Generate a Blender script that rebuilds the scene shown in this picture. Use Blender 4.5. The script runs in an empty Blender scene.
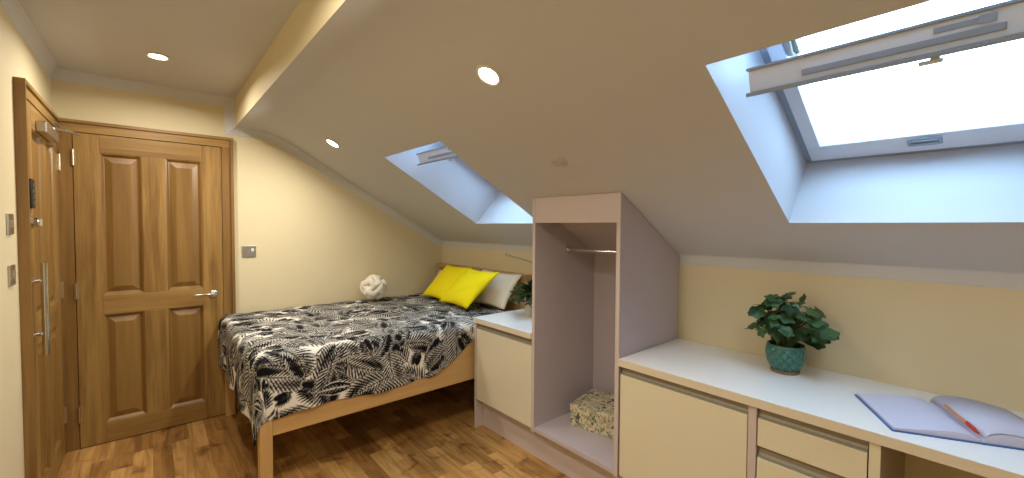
import bpy, bmesh, math, random
import numpy as np
from mathutils import Vector, Matrix

SC = bpy.context.scene
COL = SC.collection
PI = math.pi

# ------------------------------------------------------------------ camera
cam_d = bpy.data.cameras.new('camera')
cam_d.sensor_width = 36.0
cam_d.lens = 419.08 / 1024 * 36.0
cam_d.clip_start = 0.02
cam = bpy.data.objects.new('camera', cam_d)
COL.objects.link(cam)
yaw, pitch, roll = 0.711736, -0.030466, 0.005363
fw = Vector((math.sin(yaw) * math.cos(pitch), math.cos(yaw) * math.cos(pitch), math.sin(pitch)))
rt = Vector((math.cos(yaw), -math.sin(yaw), 0))
up = rt.cross(fw)
r2 = math.cos(roll) * rt + math.sin(roll) * up
u2 = -math.sin(roll) * rt + math.cos(roll) * up
M = Matrix.Identity(4)
for i in range(3):
    M[i][0], M[i][1], M[i][2] = r2[i], u2[i], -fw[i]
M.translation = (-2.29056, -3.77056, 1.41943)
cam.matrix_world = M
SC.camera = cam

# ------------------------------------------------------------------ sky and exposure
W = bpy.data.worlds.new('sky')
SC.world = W
W.use_nodes = True
bg = W.node_tree.nodes['Background']
bg.inputs[0].default_value = (0.45, 0.69, 1.0, 1)
bg.inputs[1].default_value = 10.0
SC.view_settings.view_transform = 'Standard'
SC.view_settings.look = 'None'
SC.view_settings.gamma = 1.0
SC.view_settings.use_curve_mapping = False
SC.view_settings.exposure = 0.25
LAMP_W = 9.5            # each downlight
LAMP_COL = (1.0, 0.925, 0.79)

# ------------------------------------------------------------------ room dimensions (metres)
XL = -2.732              # left wall
YR = -5.0                # wall behind the camera
ZC = 2.36                # flat ceiling
XB = -1.80               # bulkhead
ZB = 2.149               # bottom of the bulkhead
SM, ZS = 0.575, 1.256    # slope: z = ZS - SM * x
def zsl(x): return ZS - SM * x
SL = math.hypot(1, SM)
SD = Vector((-1 / SL, 0, SM / SL))       # up the slope
SN = Vector((SM / SL, 0, 1 / SL))        # out through the roof

# ------------------------------------------------------------------ materials
def new_mat(name):
    m = bpy.data.materials.new(name)
    m.use_nodes = True
    nt = m.node_tree
    b = nt.nodes['Principled BSDF']
    return m, nt, b
def N(nt, t, **kw):
    n = nt.nodes.new(t)
    for k, v in kw.items():
        setattr(n, k, v)
    return n
def L(nt, a, b): nt.links.new(a, b)
def plain(name, col, rough=0.5, metal=0.0, bump=0.0, bscale=200.0, var=0.0, vscale=6.0, coat=0.0, spec=None, sheen=0.0):
    m, nt, b = new_mat(name)
    b.inputs['Base Color'].default_value = (*col, 1)
    b.inputs['Roughness'].default_value = rough
    b.inputs['Metallic'].default_value = metal
    b.inputs['Coat Weight'].default_value = coat
    if spec is not None: b.inputs['Specular IOR Level'].default_value = spec
    b.inputs['Sheen Weight'].default_value = sheen
    tc = N(nt, 'ShaderNodeTexCoord')
    if var > 0:
        n = N(nt, 'ShaderNodeTexNoise'); n.inputs['Scale'].default_value = vscale; n.inputs['Detail'].default_value = 4
        L(nt, tc.outputs['Object'], n.inputs['Vector'])
        mx = N(nt, 'ShaderNodeMix', data_type='RGBA')
        mx.inputs[6].default_value = (*[c * (1 - var) for c in col], 1)
        mx.inputs[7].default_value = (*[min(1, c * (1 + var)) for c in col], 1)
        L(nt, n.outputs['Fac'], mx.inputs[0]); L(nt, mx.outputs[2], b.inputs['Base Color'])
    if bump > 0:
        n = N(nt, 'ShaderNodeTexNoise'); n.inputs['Scale'].default_value = bscale; n.inputs['Detail'].default_value = 3
        L(nt, tc.outputs['Object'], n.inputs['Vector'])
        bp = N(nt, 'ShaderNodeBump'); bp.inputs['Strength'].default_value = bump; bp.inputs['Distance'].default_value = 0.002
        L(nt, n.outputs['Fac'], bp.inputs['Height']); L(nt, bp.outputs['Normal'], b.inputs['Normal'])
    return m
def wood(name, dark, light, axis='z', scale=1.0, rough=0.4, coat=0.15, contrast=1.0):
    """straight-grained wood: noise stretched along one axis plus fine pores and broad cathedral bands"""
    m, nt, b = new_mat(name)
    tc = N(nt, 'ShaderNodeTexCoord')
    mp = N(nt, 'ShaderNodeMapping')
    s = [18.0 * scale] * 3
    s['xyz'.index(axis)] = 1.1 * scale
    mp.inputs['Scale'].default_value = s
    L(nt, tc.outputs['Object'], mp.inputs['Vector'])
    n1 = N(nt, 'ShaderNodeTexNoise'); n1.inputs['Scale'].default_value = 1.0; n1.inputs['Detail'].default_value = 5; n1.inputs['Distortion'].default_value = 0.6
    L(nt, mp.outputs['Vector'], n1.inputs['Vector'])
    mp2 = N(nt, 'ShaderNodeMapping')
    s2 = [110.0 * scale] * 3; s2['xyz'.index(axis)] = 5.0 * scale
    mp2.inputs['Scale'].default_value = s2
    L(nt, tc.outputs['Object'], mp2.inputs['Vector'])
    n2 = N(nt, 'ShaderNodeTexNoise'); n2.inputs['Scale'].default_value = 1.0; n2.inputs['Detail'].default_value = 2
    L(nt, mp2.outputs['Vector'], n2.inputs['Vector'])
    ad = N(nt, 'ShaderNodeMath', operation='MULTIPLY_ADD'); ad.inputs[1].default_value = 0.35
    L(nt, n2.outputs['Fac'], ad.inputs[0]); L(nt, n1.outputs['Fac'], ad.inputs[2])
    rp = N(nt, 'ShaderNodeValToRGB')
    rp.color_ramp.elements[0].position = 0.68 - 0.25 * contrast; rp.color_ramp.elements[0].color = (*dark, 1)
    rp.color_ramp.elements[1].position = 0.68 + 0.18 * contrast; rp.color_ramp.elements[1].color = (*light, 1)
    L(nt, ad.outputs[0], rp.inputs['Fac']); L(nt, rp.outputs['Color'], b.inputs['Base Color'])
    b.inputs['Roughness'].default_value = rough; b.inputs['Coat Weight'].default_value = coat; b.inputs['Coat Roughness'].default_value = 0.25
    bp = N(nt, 'ShaderNodeBump'); bp.inputs['Strength'].default_value = 0.15; bp.inputs['Distance'].default_value = 0.001
    L(nt, n2.outputs['Fac'], bp.inputs['Height']); L(nt, bp.outputs['Normal'], b.inputs['Normal'])
    return m
def floor_mat():
    m, nt, b = new_mat('oak_strip_floor')
    tc = N(nt, 'ShaderNodeTexCoord')
    mp = N(nt, 'ShaderNodeMapping'); mp.inputs['Rotation'].default_value = (0, 0, PI / 2)
    L(nt, tc.outputs['Object'], mp.inputs['Vector'])
    br = N(nt, 'ShaderNodeTexBrick'); br.offset = 0.37; br.offset_frequency = 2; br.squash = 1.0
    br.inputs['Color1'].default_value = (0, 0, 0, 1); br.inputs['Color2'].default_value = (1, 1, 1, 1); br.inputs['Mortar'].default_value = (0.1, 0.1, 0.1, 1)
    br.inputs['Scale'].default_value = 1.0; br.inputs['Mortar Size'].default_value = 0.0008; br.inputs['Mortar Smooth'].default_value = 0.3
    br.inputs['Brick Width'].default_value = 0.48; br.inputs['Row Height'].default_value = 0.092; br.inputs['Bias'].default_value = 0.0
    L(nt, mp.outputs['Vector'], br.inputs['Vector'])
    # grain
    mg = N(nt, 'ShaderNodeMapping'); mg.inputs['Scale'].default_value = (26, 2.0, 1)
    L(nt, tc.outputs['Object'], mg.inputs['Vector'])
    off = N(nt, 'ShaderNodeVectorMath', operation='MULTIPLY_ADD'); off.inputs[1].default_value = (9, 17, 31)
    L(nt, br.outputs['Color'], off.inputs[0]); L(nt, mg.outputs['Vector'], off.inputs[2])
    n1 = N(nt, 'ShaderNodeTexNoise'); n1.inputs['Scale'].default_value = 1.0; n1.inputs['Detail'].default_value = 6; n1.inputs['Distortion'].default_value = 1.2
    L(nt, off.outputs[0], n1.inputs['Vector'])
    # knots / mottling
    n3 = N(nt, 'ShaderNodeTexNoise'); n3.inputs['Scale'].default_value = 7.0; n3.inputs['Detail'].default_value = 4; n3.inputs['Distortion'].default_value = 0.8
    L(nt, tc.outputs['Object'], n3.inputs['Vector'])
    r1 = N(nt, 'ShaderNodeValToRGB')
    e = r1.color_ramp.elements
    e[0].position = 0.0; e[0].color = (0.25, 0.125, 0.034, 1)
    e[1].position = 1.0; e[1].color = (0.56, 0.33, 0.115, 1)
    k = r1.color_ramp.elements.new(0.45); k.color = (0.42, 0.225, 0.068, 1)
    L(nt, br.outputs['Color'], r1.inputs['Fac'])
    r2_ = N(nt, 'ShaderNodeValToRGB')
    r2_.color_ramp.elements[0].position = 0.3; r2_.color_ramp.elements[0].color = (0.60, 0.53, 0.46, 1)
    r2_.color_ramp.elements[1].position = 0.62; r2_.color_ramp.elements[1].color = (1.1, 1.08, 1.05, 1)
    L(nt, n1.outputs['Fac'], r2_.inputs['Fac'])
    r3 = N(nt, 'ShaderNodeValToRGB')
    r3.color_ramp.elements[0].position = 0.27; r3.color_ramp.elements[0].color = (0.30, 0.22, 0.15, 1)
    r3.color_ramp.elements[1].position = 0.45; r3.color_ramp.elements[1].color = (1, 1, 1, 1)
    L(nt, n3.outputs['Fac'], r3.inputs['Fac'])
    m1 = N(nt, 'ShaderNodeMix', data_type='RGBA', blend_type='MULTIPLY'); m1.inputs[0].default_value = 1
    L(nt, r1.outputs['Color'], m1.inputs[6]); L(nt, r2_.outputs['Color'], m1.inputs[7])
    m2 = N(nt, 'ShaderNodeMix', data_type='RGBA', blend_type='MULTIPLY'); m2.inputs[0].default_value = 0.8
    L(nt, m1.outputs[2], m2.inputs[6]); L(nt, r3.outputs['Color'], m2.inputs[7])
    L(nt, m2.outputs[2], b.inputs['Base Color'])
    b.inputs['Roughness'].default_value = 0.42
    bp = N(nt, 'ShaderNodeBump'); bp.inputs['Strength'].default_value = 0.12; bp.inputs['Distance'].default_value = 0.001
    L(nt, n1.outputs['Fac'], bp.inputs['Height']); L(nt, bp.outputs['Normal'], b.inputs['Normal'])
    return m
def floral_mat():
    """printed box: cream ground with scattered green leaves, mustard and red-brown blooms"""
    m, nt, b = new_mat('floral_printed_card')
    tc = N(nt, 'ShaderNodeTexCoord')
    def blob(scale, lo, hi, seed):
        mp = N(nt, 'ShaderNodeMapping'); mp.inputs['Location'].default_value = (seed, seed * 1.7, seed * 0.6)
        L(nt, tc.outputs['Object'], mp.inputs['Vector'])
        n = N(nt, 'ShaderNodeTexNoise'); n.inputs['Scale'].default_value = scale; n.inputs['Detail'].default_value = 2.5; n.inputs['Distortion'].default_value = 1.4
        L(nt, mp.outputs['Vector'], n.inputs['Vector'])
        r = N(nt, 'ShaderNodeValToRGB'); r.color_ramp.elements[0].position = lo; r.color_ramp.elements[1].position = hi
        L(nt, n.outputs['Fac'], r.inputs['Fac'])
        return r.outputs['Color']
    cur = None
    for i, (col, sc, lo, hi) in enumerate([((0.36, 0.36, 0.24), 26, 0.50, 0.54), ((0.09, 0.12, 0.06), 30, 0.57, 0.61), ((0.60, 0.36, 0.05), 22, 0.66, 0.69), ((0.28, 0.11, 0.06), 34, 0.67, 0.70)]):
        mx = N(nt, 'ShaderNodeMix', data_type='RGBA')
        if cur is None: mx.inputs[6].default_value = (0.66, 0.58, 0.42, 1)
        else: L(nt, cur, mx.inputs[6])
        mx.inputs[7].default_value = (*col, 1)
        L(nt, blob(sc, lo, hi, 3.1 * i + 0.7), mx.inputs[0])
        cur = mx.outputs[2]
    L(nt, cur, b.inputs['Base Color']); b.inputs['Roughness'].default_value = 0.55
    return m
def leaf_mat(name, dark, light):
    m, nt, b = new_mat(name)
    g = N(nt, 'ShaderNodeNewGeometry')
    rp = N(nt, 'ShaderNodeValToRGB')
    rp.color_ramp.elements[0].color = (*dark, 1); rp.color_ramp.elements[1].color = (*light, 1)
    L(nt, g.outputs['Random Per Island'], rp.inputs['Fac']); L(nt, rp.outputs['Color'], b.inputs['Base Color'])
    b.inputs['Roughness'].default_value = 0.45
    return m
def emit_mat(name, col, s):
    m, nt, b = new_mat(name)
    b.inputs['Base Color'].default_value = (0.8, 0.8, 0.8, 1)
    b.inputs['Emission Color'].default_value = (*col, 1); b.inputs['Emission Strength'].default_value = s
    return m
def glass_mat():
    m = bpy.data.materials.new('window_glass'); m.use_nodes = True
    nt = m.node_tree; nt.nodes.clear()
    o = N(nt, 'ShaderNodeOutputMaterial'); mx = N(nt, 'ShaderNodeMixShader')
    t = N(nt, 'ShaderNodeBsdfTransparent'); t.inputs[0].default_value = (0.95, 0.98, 0.97, 1)
    g = N(nt, 'ShaderNodeBsdfGlossy'); g.inputs['Roughness'].default_value = 0.02
    f = N(nt, 'ShaderNodeFresnel'); f.inputs['IOR'].default_value = 1.45
    L(nt, f.outputs[0], mx.inputs[0]); L(nt, t.outputs[0], mx.inputs[1]); L(nt, g.outputs[0], mx.inputs[2]); L(nt, mx.outputs[0], o.inputs[0])
    return m
def print_mat():
    """bedspread cloth: printed colour carried on the cloth itself"""
    m, nt, b = new_mat('palm_print_cotton')
    a = N(nt, 'ShaderNodeAttribute'); a.attribute_name = 'ink'
    L(nt, a.outputs['Color'], b.inputs['Base Color'])
    b.inputs['Roughness'].default_value = 0.9
    b.inputs['Specular IOR Level'].default_value = 0.08
    return m

MT = {}
MT['wall'] = plain('cream_wall_paint', (0.71, 0.615, 0.40), 0.6, bump=0.08, bscale=260, var=0.02)
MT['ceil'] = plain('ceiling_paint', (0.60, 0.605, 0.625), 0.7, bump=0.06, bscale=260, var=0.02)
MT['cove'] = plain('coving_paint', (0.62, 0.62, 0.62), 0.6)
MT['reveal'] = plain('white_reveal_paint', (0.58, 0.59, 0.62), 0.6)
MT['floor'] = floor_mat()
MT['oak_v'] = wood('oak_door_upright', (0.19, 0.095, 0.022), (0.35, 0.205, 0.060), 'z', 1.0, contrast=0.75)
MT['oak_h'] = wood('oak_door_rail', (0.19, 0.095, 0.022), (0.35, 0.205, 0.060), 'x', 1.0)
MT['oak_hy'] = wood('oak_door_rail_left', (0.19, 0.095, 0.022), (0.35, 0.205, 0.060), 'y', 1.0)
MT['oak_p'] = wood('oak_door_panel', (0.155, 0.075, 0.016), (0.29, 0.16, 0.042), 'z', 0.7, contrast=1.3)
MT['frame'] = wood('oak_door_lining', (0.165, 0.08, 0.018), (0.28, 0.15, 0.042), 'z', 1.0)
MT['bedwood'] = wood('pine_bed_wood', (0.43, 0.25, 0.09), (0.57, 0.365, 0.15), 'x', 0.8, contrast=1.4)
MT['bedwood_y'] = wood('pine_bed_wood_cross', (0.43, 0.25, 0.09), (0.57, 0.365, 0.15), 'y', 0.8, contrast=1.4)
MT['bedwood_z'] = wood('pine_bed_wood_upright', (0.43, 0.25, 0.09), (0.57, 0.365, 0.15), 'z', 0.8, contrast=1.4)
MT['chrome'] = plain('chrome', (0.75, 0.74, 0.72), 0.15, 1.0)
MT['steel'] = plain('brushed_steel', (0.55, 0.54, 0.50), 0.32, 1.0)
MT['brass'] = plain('satin_brass_hinge', (0.62, 0.55, 0.42), 0.3, 1.0)
MT['alu'] = plain('dark_aluminium_channel', (0.30, 0.285, 0.24), 0.45, 0.25)
MT['black'] = plain('black_plastic', (0.012, 0.012, 0.014), 0.25)
MT['door_cream'] = plain('gloss_cream_door', (0.70, 0.655, 0.51), 0.12, coat=0.5)
MT['mauve'] = plain('cashmere_board', (0.50, 0.445, 0.49), 0.5, bump=0.05, bscale=500, var=0.03, vscale=40)
MT['mauve_edge'] = plain('cashmere_edging', (0.56, 0.48, 0.48), 0.5)
MT['inside'] = plain('carcass_board', (0.40, 0.34, 0.25), 0.6)
MT['worktop'] = plain('white_laminate_worktop', (0.83, 0.83, 0.82), 0.22)
MT['edge'] = plain('cream_worktop_edge', (0.67, 0.60, 0.48), 0.4)
MT['cushion'] = plain('yellow_cotton', (0.90, 0.75, 0.008), 0.85, bump=0.25, bscale=420, var=0.04, spec=0.2)
MT['pillow'] = plain('white_cotton', (0.80, 0.72, 0.58), 0.85, bump=0.15, bscale=160, spec=0.2)
MT['mattress'] = plain('mattress_ticking', (0.74, 0.70, 0.62), 0.9)
MT['knot'] = plain('white_plush', (0.80, 0.74, 0.63), 0.95, bump=0.4, bscale=300, sheen=0.4, spec=0.1)
MT['print'] = print_mat()
MT['teal'] = plain('teal_glazed_ceramic', (0.030, 0.150, 0.130), 0.22, coat=0.4, var=0.25, vscale=30)
MT['terracotta'] = plain('unglazed_clay', (0.20, 0.13, 0.09), 0.8)
MT['soil'] = plain('dark_soil', (0.02, 0.014, 0.009), 0.95, bump=0.6, bscale=120)
MT['leaf'] = leaf_mat('green_leaf', (0.010, 0.045, 0.018), (0.055, 0.135, 0.045))
MT['fern'] = leaf_mat('dark_fern_leaf', (0.014, 0.040, 0.010), (0.05, 0.11, 0.025))
MT['stem'] = plain('green_stem', (0.06, 0.11, 0.03), 0.6)
MT['greypot'] = plain('pale_grey_pot', (0.50, 0.47, 0.41), 0.6, var=0.08, vscale=40)
MT['paper'] = plain('notebook_paper', (0.58, 0.58, 0.72), 0.75)
MT['navy'] = plain('blue_book_cover', (0.045, 0.12, 0.36), 0.45)
MT['orange'] = plain('orange_pen_barrel', (0.72, 0.24, 0.10), 0.35)
MT['red'] = plain('red_pen_cap', (0.50, 0.035, 0.025), 0.3)
MT['floral'] = floral_mat()
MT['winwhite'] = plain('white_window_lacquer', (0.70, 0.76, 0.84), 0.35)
MT['wingrey_backlit'] = plain('backlit_grey_window_trim', (0.30, 0.37, 0.47), 0.4)  # grey trim with the blue of the sky's backlight mixed into its colour
MT['gasket'] = plain('dark_window_seal', (0.07, 0.075, 0.085), 0.6)
MT['glass'] = glass_mat()
MT['lens'] = emit_mat('downlight_lens', (1.0, 0.90, 0.72), 14.0)
MT['bezel'] = plain('downlight_bezel', (0.75, 0.72, 0.64), 0.4)
MT['detector'] = plain('detector_plastic', (0.56, 0.51, 0.48), 0.5)
MT['dark'] = plain('shadow_gap', (0.05, 0.035, 0.02), 0.8)

# ------------------------------------------------------------------ mesh builder
class MB:
    def __init__(s): s.v, s.f, s.mi, s.sm = [], [], [], []
    def add(s, vs, fs, mi=0, smooth=False):
        o = len(s.v); s.v += [tuple(v) for v in vs]
        for f in fs: s.f.append([o + i for i in f]); s.mi.append(mi); s.sm.append(smooth)
        return s
    def box(s, x0, x1, y0, y1, z0, z1, mi=0, bev=0.0):
        x0, x1 = sorted((x0, x1)); y0, y1 = sorted((y0, y1)); z0, z1 = sorted((z0, z1))
        if bev <= 0:
            vs = [(x, y, z) for x in (x0, x1) for y in (y0, y1) for z in (z0, z1)]
            s.add(vs, [(0, 1, 3, 2), (4, 6, 7, 5), (0, 4, 5, 1), (2, 3, 7, 6), (0, 2, 6, 4), (1, 5, 7, 3)], mi)
        else:
            bm = bmesh.new(); bmesh.ops.create_cube(bm, size=1)
            for v in bm.verts: v.co = ((x0 + x1) / 2 + v.co.x * (x1 - x0), (y0 + y1) / 2 + v.co.y * (y1 - y0), (z0 + z1) / 2 + v.co.z * (z1 - z0))
            bmesh.ops.bevel(bm, geom=bm.edges[:], offset=bev, segments=2, affect='EDGES', profile=0.5)
            s.bm(bm, mi)
        return s
    def bm(s, bm, mi=0, smooth=False, mat=None):
        bm.verts.index_update()
        vs = [(mat @ v.co) if mat else v.co.copy() for v in bm.verts]
        s.add(vs, [[v.index for v in f.verts] for f in bm.faces], mi, smooth); bm.free(); return s
    def obox(s, c, ax, h, mi=0, bev=0.0):
        """box with centre c, three axis vectors ax, half sizes h"""
        t = MB().box(-h[0], h[0], -h[1], h[1], -h[2], h[2], 0, bev)
        c = Vector(c); ax = [Vector(a).normalized() for a in ax]
        s.add([c + ax[0] * v[0] + ax[1] * v[1] + ax[2] * v[2] for v in t.v], t.f, mi)
        return s
    def prism(s, pts, ext, mi=0):
        """closed polygon pts (3-D) pushed along vector ext"""
        n = len(pts); e = Vector(ext)
        vs = [Vector(p) for p in pts] + [Vector(p) + e for p in pts]
        fs = [tuple(range(n - 1, -1, -1)), tuple(range(n, 2 * n))] + [(i, (i + 1) % n, n + (i + 1) % n, n + i) for i in range(n)]
        return s.add(vs, fs, mi)
    def tube(s, pts, r, seg=10, mi=0, cap=True, closed=False):
        pts = [Vector(p) for p in pts]; n = len(pts)
        rr = r if hasattr(r, '__len__') else [r] * n
        up0 = Vector((0, 0, 1)); vs = []; prev = None
        for i, p in enumerate(pts):
            if closed: t = pts[(i + 1) % n] - pts[i - 1]
            else: t = pts[min(i + 1, n - 1)] - pts[max(i - 1, 0)]
            t.normalize()
            if prev is None:
                a = t.cross(up0 if abs(t.z) < 0.95 else Vector((1, 0, 0))).normalized()
            else:
                a = (prev - t * prev.dot(t)).normalized()
            prev = a; b = t.cross(a)
            for k in range(seg):
                w = 2 * PI * k / seg
                vs.append(p + (a * math.cos(w) + b * math.sin(w)) * rr[i])
        fs = []
        for i in range(n if closed else n - 1):
            j = (i + 1) % n
            for k in range(seg):
                l = (k + 1) % seg
                fs.append((i * seg + k, i * seg + l, j * seg + l, j * seg + k))
        if cap and not closed:
            fs.append(tuple(range(seg - 1, -1, -1))); fs.append(tuple((n - 1) * seg + k for k in range(seg)))
        return s.add(vs, fs, mi, True)
    def lathe(s, prof, c=(0, 0, 0), seg=32, mi=0, ax=None, mod=None, ring=False):
        """profile [(r, z)] spun round an axis (default z) at c"""
        c = Vector(c)
        if ax is None: A, B, D = Vector((1, 0, 0)), Vector((0, 1, 0)), Vector((0, 0, 1))
        else:
            D = Vector(ax).normalized(); A = D.cross(Vector((0, 1, 0)) if abs(D.y) < 0.9 else Vector((1, 0, 0))).normalized(); B = D.cross(A)
        vs = []
        for i, (r, z) in enumerate(prof):
            for k in range(seg):
                w = 2 * PI * k / seg
                q = r + (mod(i, k, r, z) if mod else 0)
                vs.append(c + (A * math.cos(w) + B * math.sin(w)) * q + D * z)
        fs = []
        for i in range(len(prof) - 1):
            for k in range(seg):
                l = (k + 1) % seg
                fs.append((i * seg + k, i * seg + l, (i + 1) * seg + l, (i + 1) * seg + k))
        if not ring and prof[0][0] > 1e-6: fs.append(tuple(range(seg - 1, -1, -1)))
        if not ring and prof[-1][0] > 1e-6: fs.append(tuple((len(prof) - 1) * seg + k for k in range(seg)))
        return s.add(vs, fs, mi, True)
    def build(s, name, mats, parent=None, auto=0.6):
        me = bpy.data.meshes.new(name)
        me.from_pydata([tuple(v) for v in s.v], [], s.f)
        if not isinstance(mats, (list, tuple)): mats = [mats]
        for m in mats: me.materials.append(m)
        me.polygons.foreach_set('material_index', s.mi)
        me.polygons.foreach_set('use_smooth', s.sm)
        bm = bmesh.new(); bm.from_mesh(me); bmesh.ops.recalc_face_normals(bm, faces=bm.faces[:])
        for e in bm.edges:                       # crisp edges stay crisp on smooth parts
            if len(e.link_faces) == 2 and e.calc_face_angle(0) > auto: e.smooth = False
        bm.to_mesh(me); bm.free(); me.update()
        o = bpy.data.objects.new(name, me); COL.objects.link(o)
        if parent is not None: o.parent = parent; o.matrix_parent_inverse = Matrix.Identity(4)
        return o
def tag(o, label=None, cat=None, group=None, kind=None):
    if label: o['label'] = label
    if cat: o['category'] = cat
    if group: o['group'] = group
    if kind: o['kind'] = kind
    return o
def thing(name, loc, label, cat, group=None, kind=None):
    o = bpy.data.objects.new(name, None); COL.objects.link(o); o.location = loc
    o.empty_display_size = 0.1
    return tag(o, label, cat, group, kind)
def part(mb, name, mats, root):
    """build in world coordinates, then hang under root keeping place"""
    o = mb.build(name, mats)
    off = Vector(world_loc(root))
    o.data.transform(Matrix.Translation(-off))
    o.parent = root
    return o
def world_loc(o):
    p = Vector(o.location)
    while o.parent is not None:
        o = o.parent; p = p + Vector(o.location)
    return p
def copy_tree(o, parent=None):
    c = o.copy(); COL.objects.link(c)
    if parent is not None: c.parent = parent
    for ch in list(o.children): copy_tree(ch, c)
    return c

# ================================================================== THE ROOM
tag(MB().box(XL - 0.1, 0.1, YR - 0.1, 0.1, -0.1, 0).build('floor', MT['floor']), 'warm brown oak strip laminate floor', 'floor', kind='structure')
tag(MB().box(XL - 0.1, 0.1, 0.0, 0.1, 0, 2.5).build('wall_far', MT['wall']), 'cream end wall with the closed four-panel oak door', 'wall', kind='structure')
tag(MB().box(XL - 0.1, XL, YR, 0.0, 0, 2.5).build('wall_left', MT['wall']), 'cream wall on the left with the entrance door', 'wall', kind='structure')
tag(MB().box(0, 0.1, YR, 0.0, 0, ZS + 0.06).build('wall_right', MT['wall']), 'low cream knee wall under the sloping ceiling', 'wall', kind='structure')
tag(MB().box(XL - 0.1, 0.1, YR - 0.1, YR, 0, 2.5).build('wall_rear', MT['wall']), 'cream wall behind the viewpoint', 'wall', kind='structure')

# ceiling: flat part, bulkhead, soffit, slope with two skylight shafts
WX0, WX1 = -0.319, -1.086                                  # shaft opening, low and high edge
WINS = [(-3.214, -3.932), (-1.048, -1.770)]
WTOP = [(-3.232, -3.935), (-1.172, -1.866)]                # where each shaft meets its window frame
ND = 0.28                                                  # depth of the shafts
def build_ceiling():
    mb = MB()
    mb.add([(XL, 0, ZC), (XB, 0, ZC), (XB, YR, ZC), (XL, YR, ZC)], [(0, 1, 2, 3)])
    mb.add([(XB, 0, ZC), (XB, 0, ZB), (XB, YR, ZB), (XB, YR, ZC)], [(0, 1, 2, 3)], 2)
    xi = -(ZB - ZS) / SM
    pts = [(XB, ZB)]
    p0, p1, p2 = Vector((xi - 0.13, ZB)), Vector((xi, ZB)), Vector((xi + 0.13, zsl(xi + 0.13)))
    for i in range(9):
        t = i / 8; q = p0 * (1 - t) ** 2 + p1 * 2 * t * (1 - t) + p2 * t * t; pts.append((q.x, q.y))
    vs, fs = [], []
    for (x, z) in pts: vs += [(x, 0, z), (x, YR, z)]
    for i in range(len(pts) - 1): fs.append((2 * i, 2 * i + 2, 2 * i + 3, 2 * i + 1))
    mb.add(vs, fs, 0, True)
    xs = [pts[-1][0], WX1, WX0, 0.02]
    ys = [0, WINS[1][0], WINS[1][1], WINS[0][0], WINS[0][1], YR]
    for i in range(3):
        for j in range(5):
            if i == 1 and j in (1, 3): continue
            a, b, c, d = xs[i], xs[i + 1], ys[j], ys[j + 1]
            mb.add([(a, c, zsl(a)), (b, c, zsl(b)), (b, d, zsl(b)), (a, d, zsl(a))], [(0, 1, 2, 3)])
    for (ya, yb), (ta, tb) in zip(WINS, WTOP):             # shaft linings
        lo = Vector((WX0, 0, zsl(WX0))); hi = Vector((WX1, 0, zsl(WX1)))
        def P(b, y, n): return Vector((b.x, y, b.z)) + SN * n
        for (A, B, y1, y2) in ((lo, lo, ya, yb), (hi, hi, ya, yb)):
            mb.add([P(A, y1, 0), P(A, y2, 0), P(A, tb, ND + 0.03), P(A, ta, ND + 0.03)], [(0, 1, 2, 3)], 1)
        for y, t in ((ya, ta), (yb, tb)):
            mb.add([P(lo, y, 0), P(hi, y, 0), P(hi, t, ND + 0.03), P(lo, t, ND + 0.03)], [(0, 1, 2, 3)], 1)
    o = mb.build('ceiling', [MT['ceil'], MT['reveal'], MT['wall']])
    return tag(o, 'ceiling with flat strip, boxed bulkhead and long slope holding two white skylight shafts', 'ceiling', kind='structure')
build_ceiling()

# coving
def coving(name, path, c, along, label):
    """path: 2-D points (a, z); the wall lies on along=0; section is a shallow concave fillet"""
    mb = MB(); n = len(path); P = [Vector(p) for p in path]
    rows = []
    for i in range(n):
        d1 = (P[i] - P[i - 1]).normalized() if i > 0 else (P[1] - P[0]).normalized()
        d2 = (P[i + 1] - P[i]).normalized() if i < n - 1 else d1
        n1 = Vector((d1.y, -d1.x)); n2 = Vector((d2.y, -d2.x))
        mt = (n1 + n2).normalized(); k = 1 / max(0.4, mt.dot(n1))
        row = []
        for (w, o_) in ((0.0, 1.0), (0.08, 0.93), (0.16, 0.66), (0.30, 0.42), (0.50, 0.25), (0.72, 0.14), (0.93, 0.08), (1.0, 0.0), (0.0, 0.0)):
            q = P[i] + mt * (k * c * w); row.append(along(q.x, q.y, 0.55 * c * o_))
        rows.append(row)
    m = len(rows[0])
    vs = [v for r in rows for v in r]
    fs = [(i * m + k, (i + 1) * m + k, (i + 1) * m + (k + 1) % m, i * m + (k + 1) % m) for i in range(n - 1) for k in range(m)]
    fs += [tuple(range(m)), tuple((n - 1) * m + k for k in range(m))]
    mb.add(vs, fs, 0, False)
    return tag(mb.build(name, MT['cove']), label, 'coving', kind='structure')
xi = -(ZB - ZS) / SM
coving('trim_1', [(XL, ZC), (XB, ZC), (XB, ZB), (xi - 0.10, ZB), (xi - 0.04, ZB - 0.006), (xi + 0.03, zsl(xi + 0.03) - 0.010), (xi + 0.10, zsl(xi + 0.10) - 0.002), (0.0, ZS)], 0.062,
       lambda a, z, o: (a, -o, z), 'moulded coving along the top of the end wall')
coving('trim_2', [(YR, ZC), (0, ZC)], 0.062, lambda a, z, o: (XL + o, a, z), 'moulded coving along the top of the left wall')
coving('trim_3', [(-1.965, ZS + 0.012), (0, ZS + 0.012)], 0.06, lambda a, z, o: (-o, a, z - o * -0.55), 'coving above the headboard on the knee wall')
coving('trim_4', [(YR, ZS + 0.012), (-2.592, ZS + 0.012)], 0.06, lambda a, z, o: (-o, a, z - o * -0.55), 'coving above the desk on the knee wall')

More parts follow.
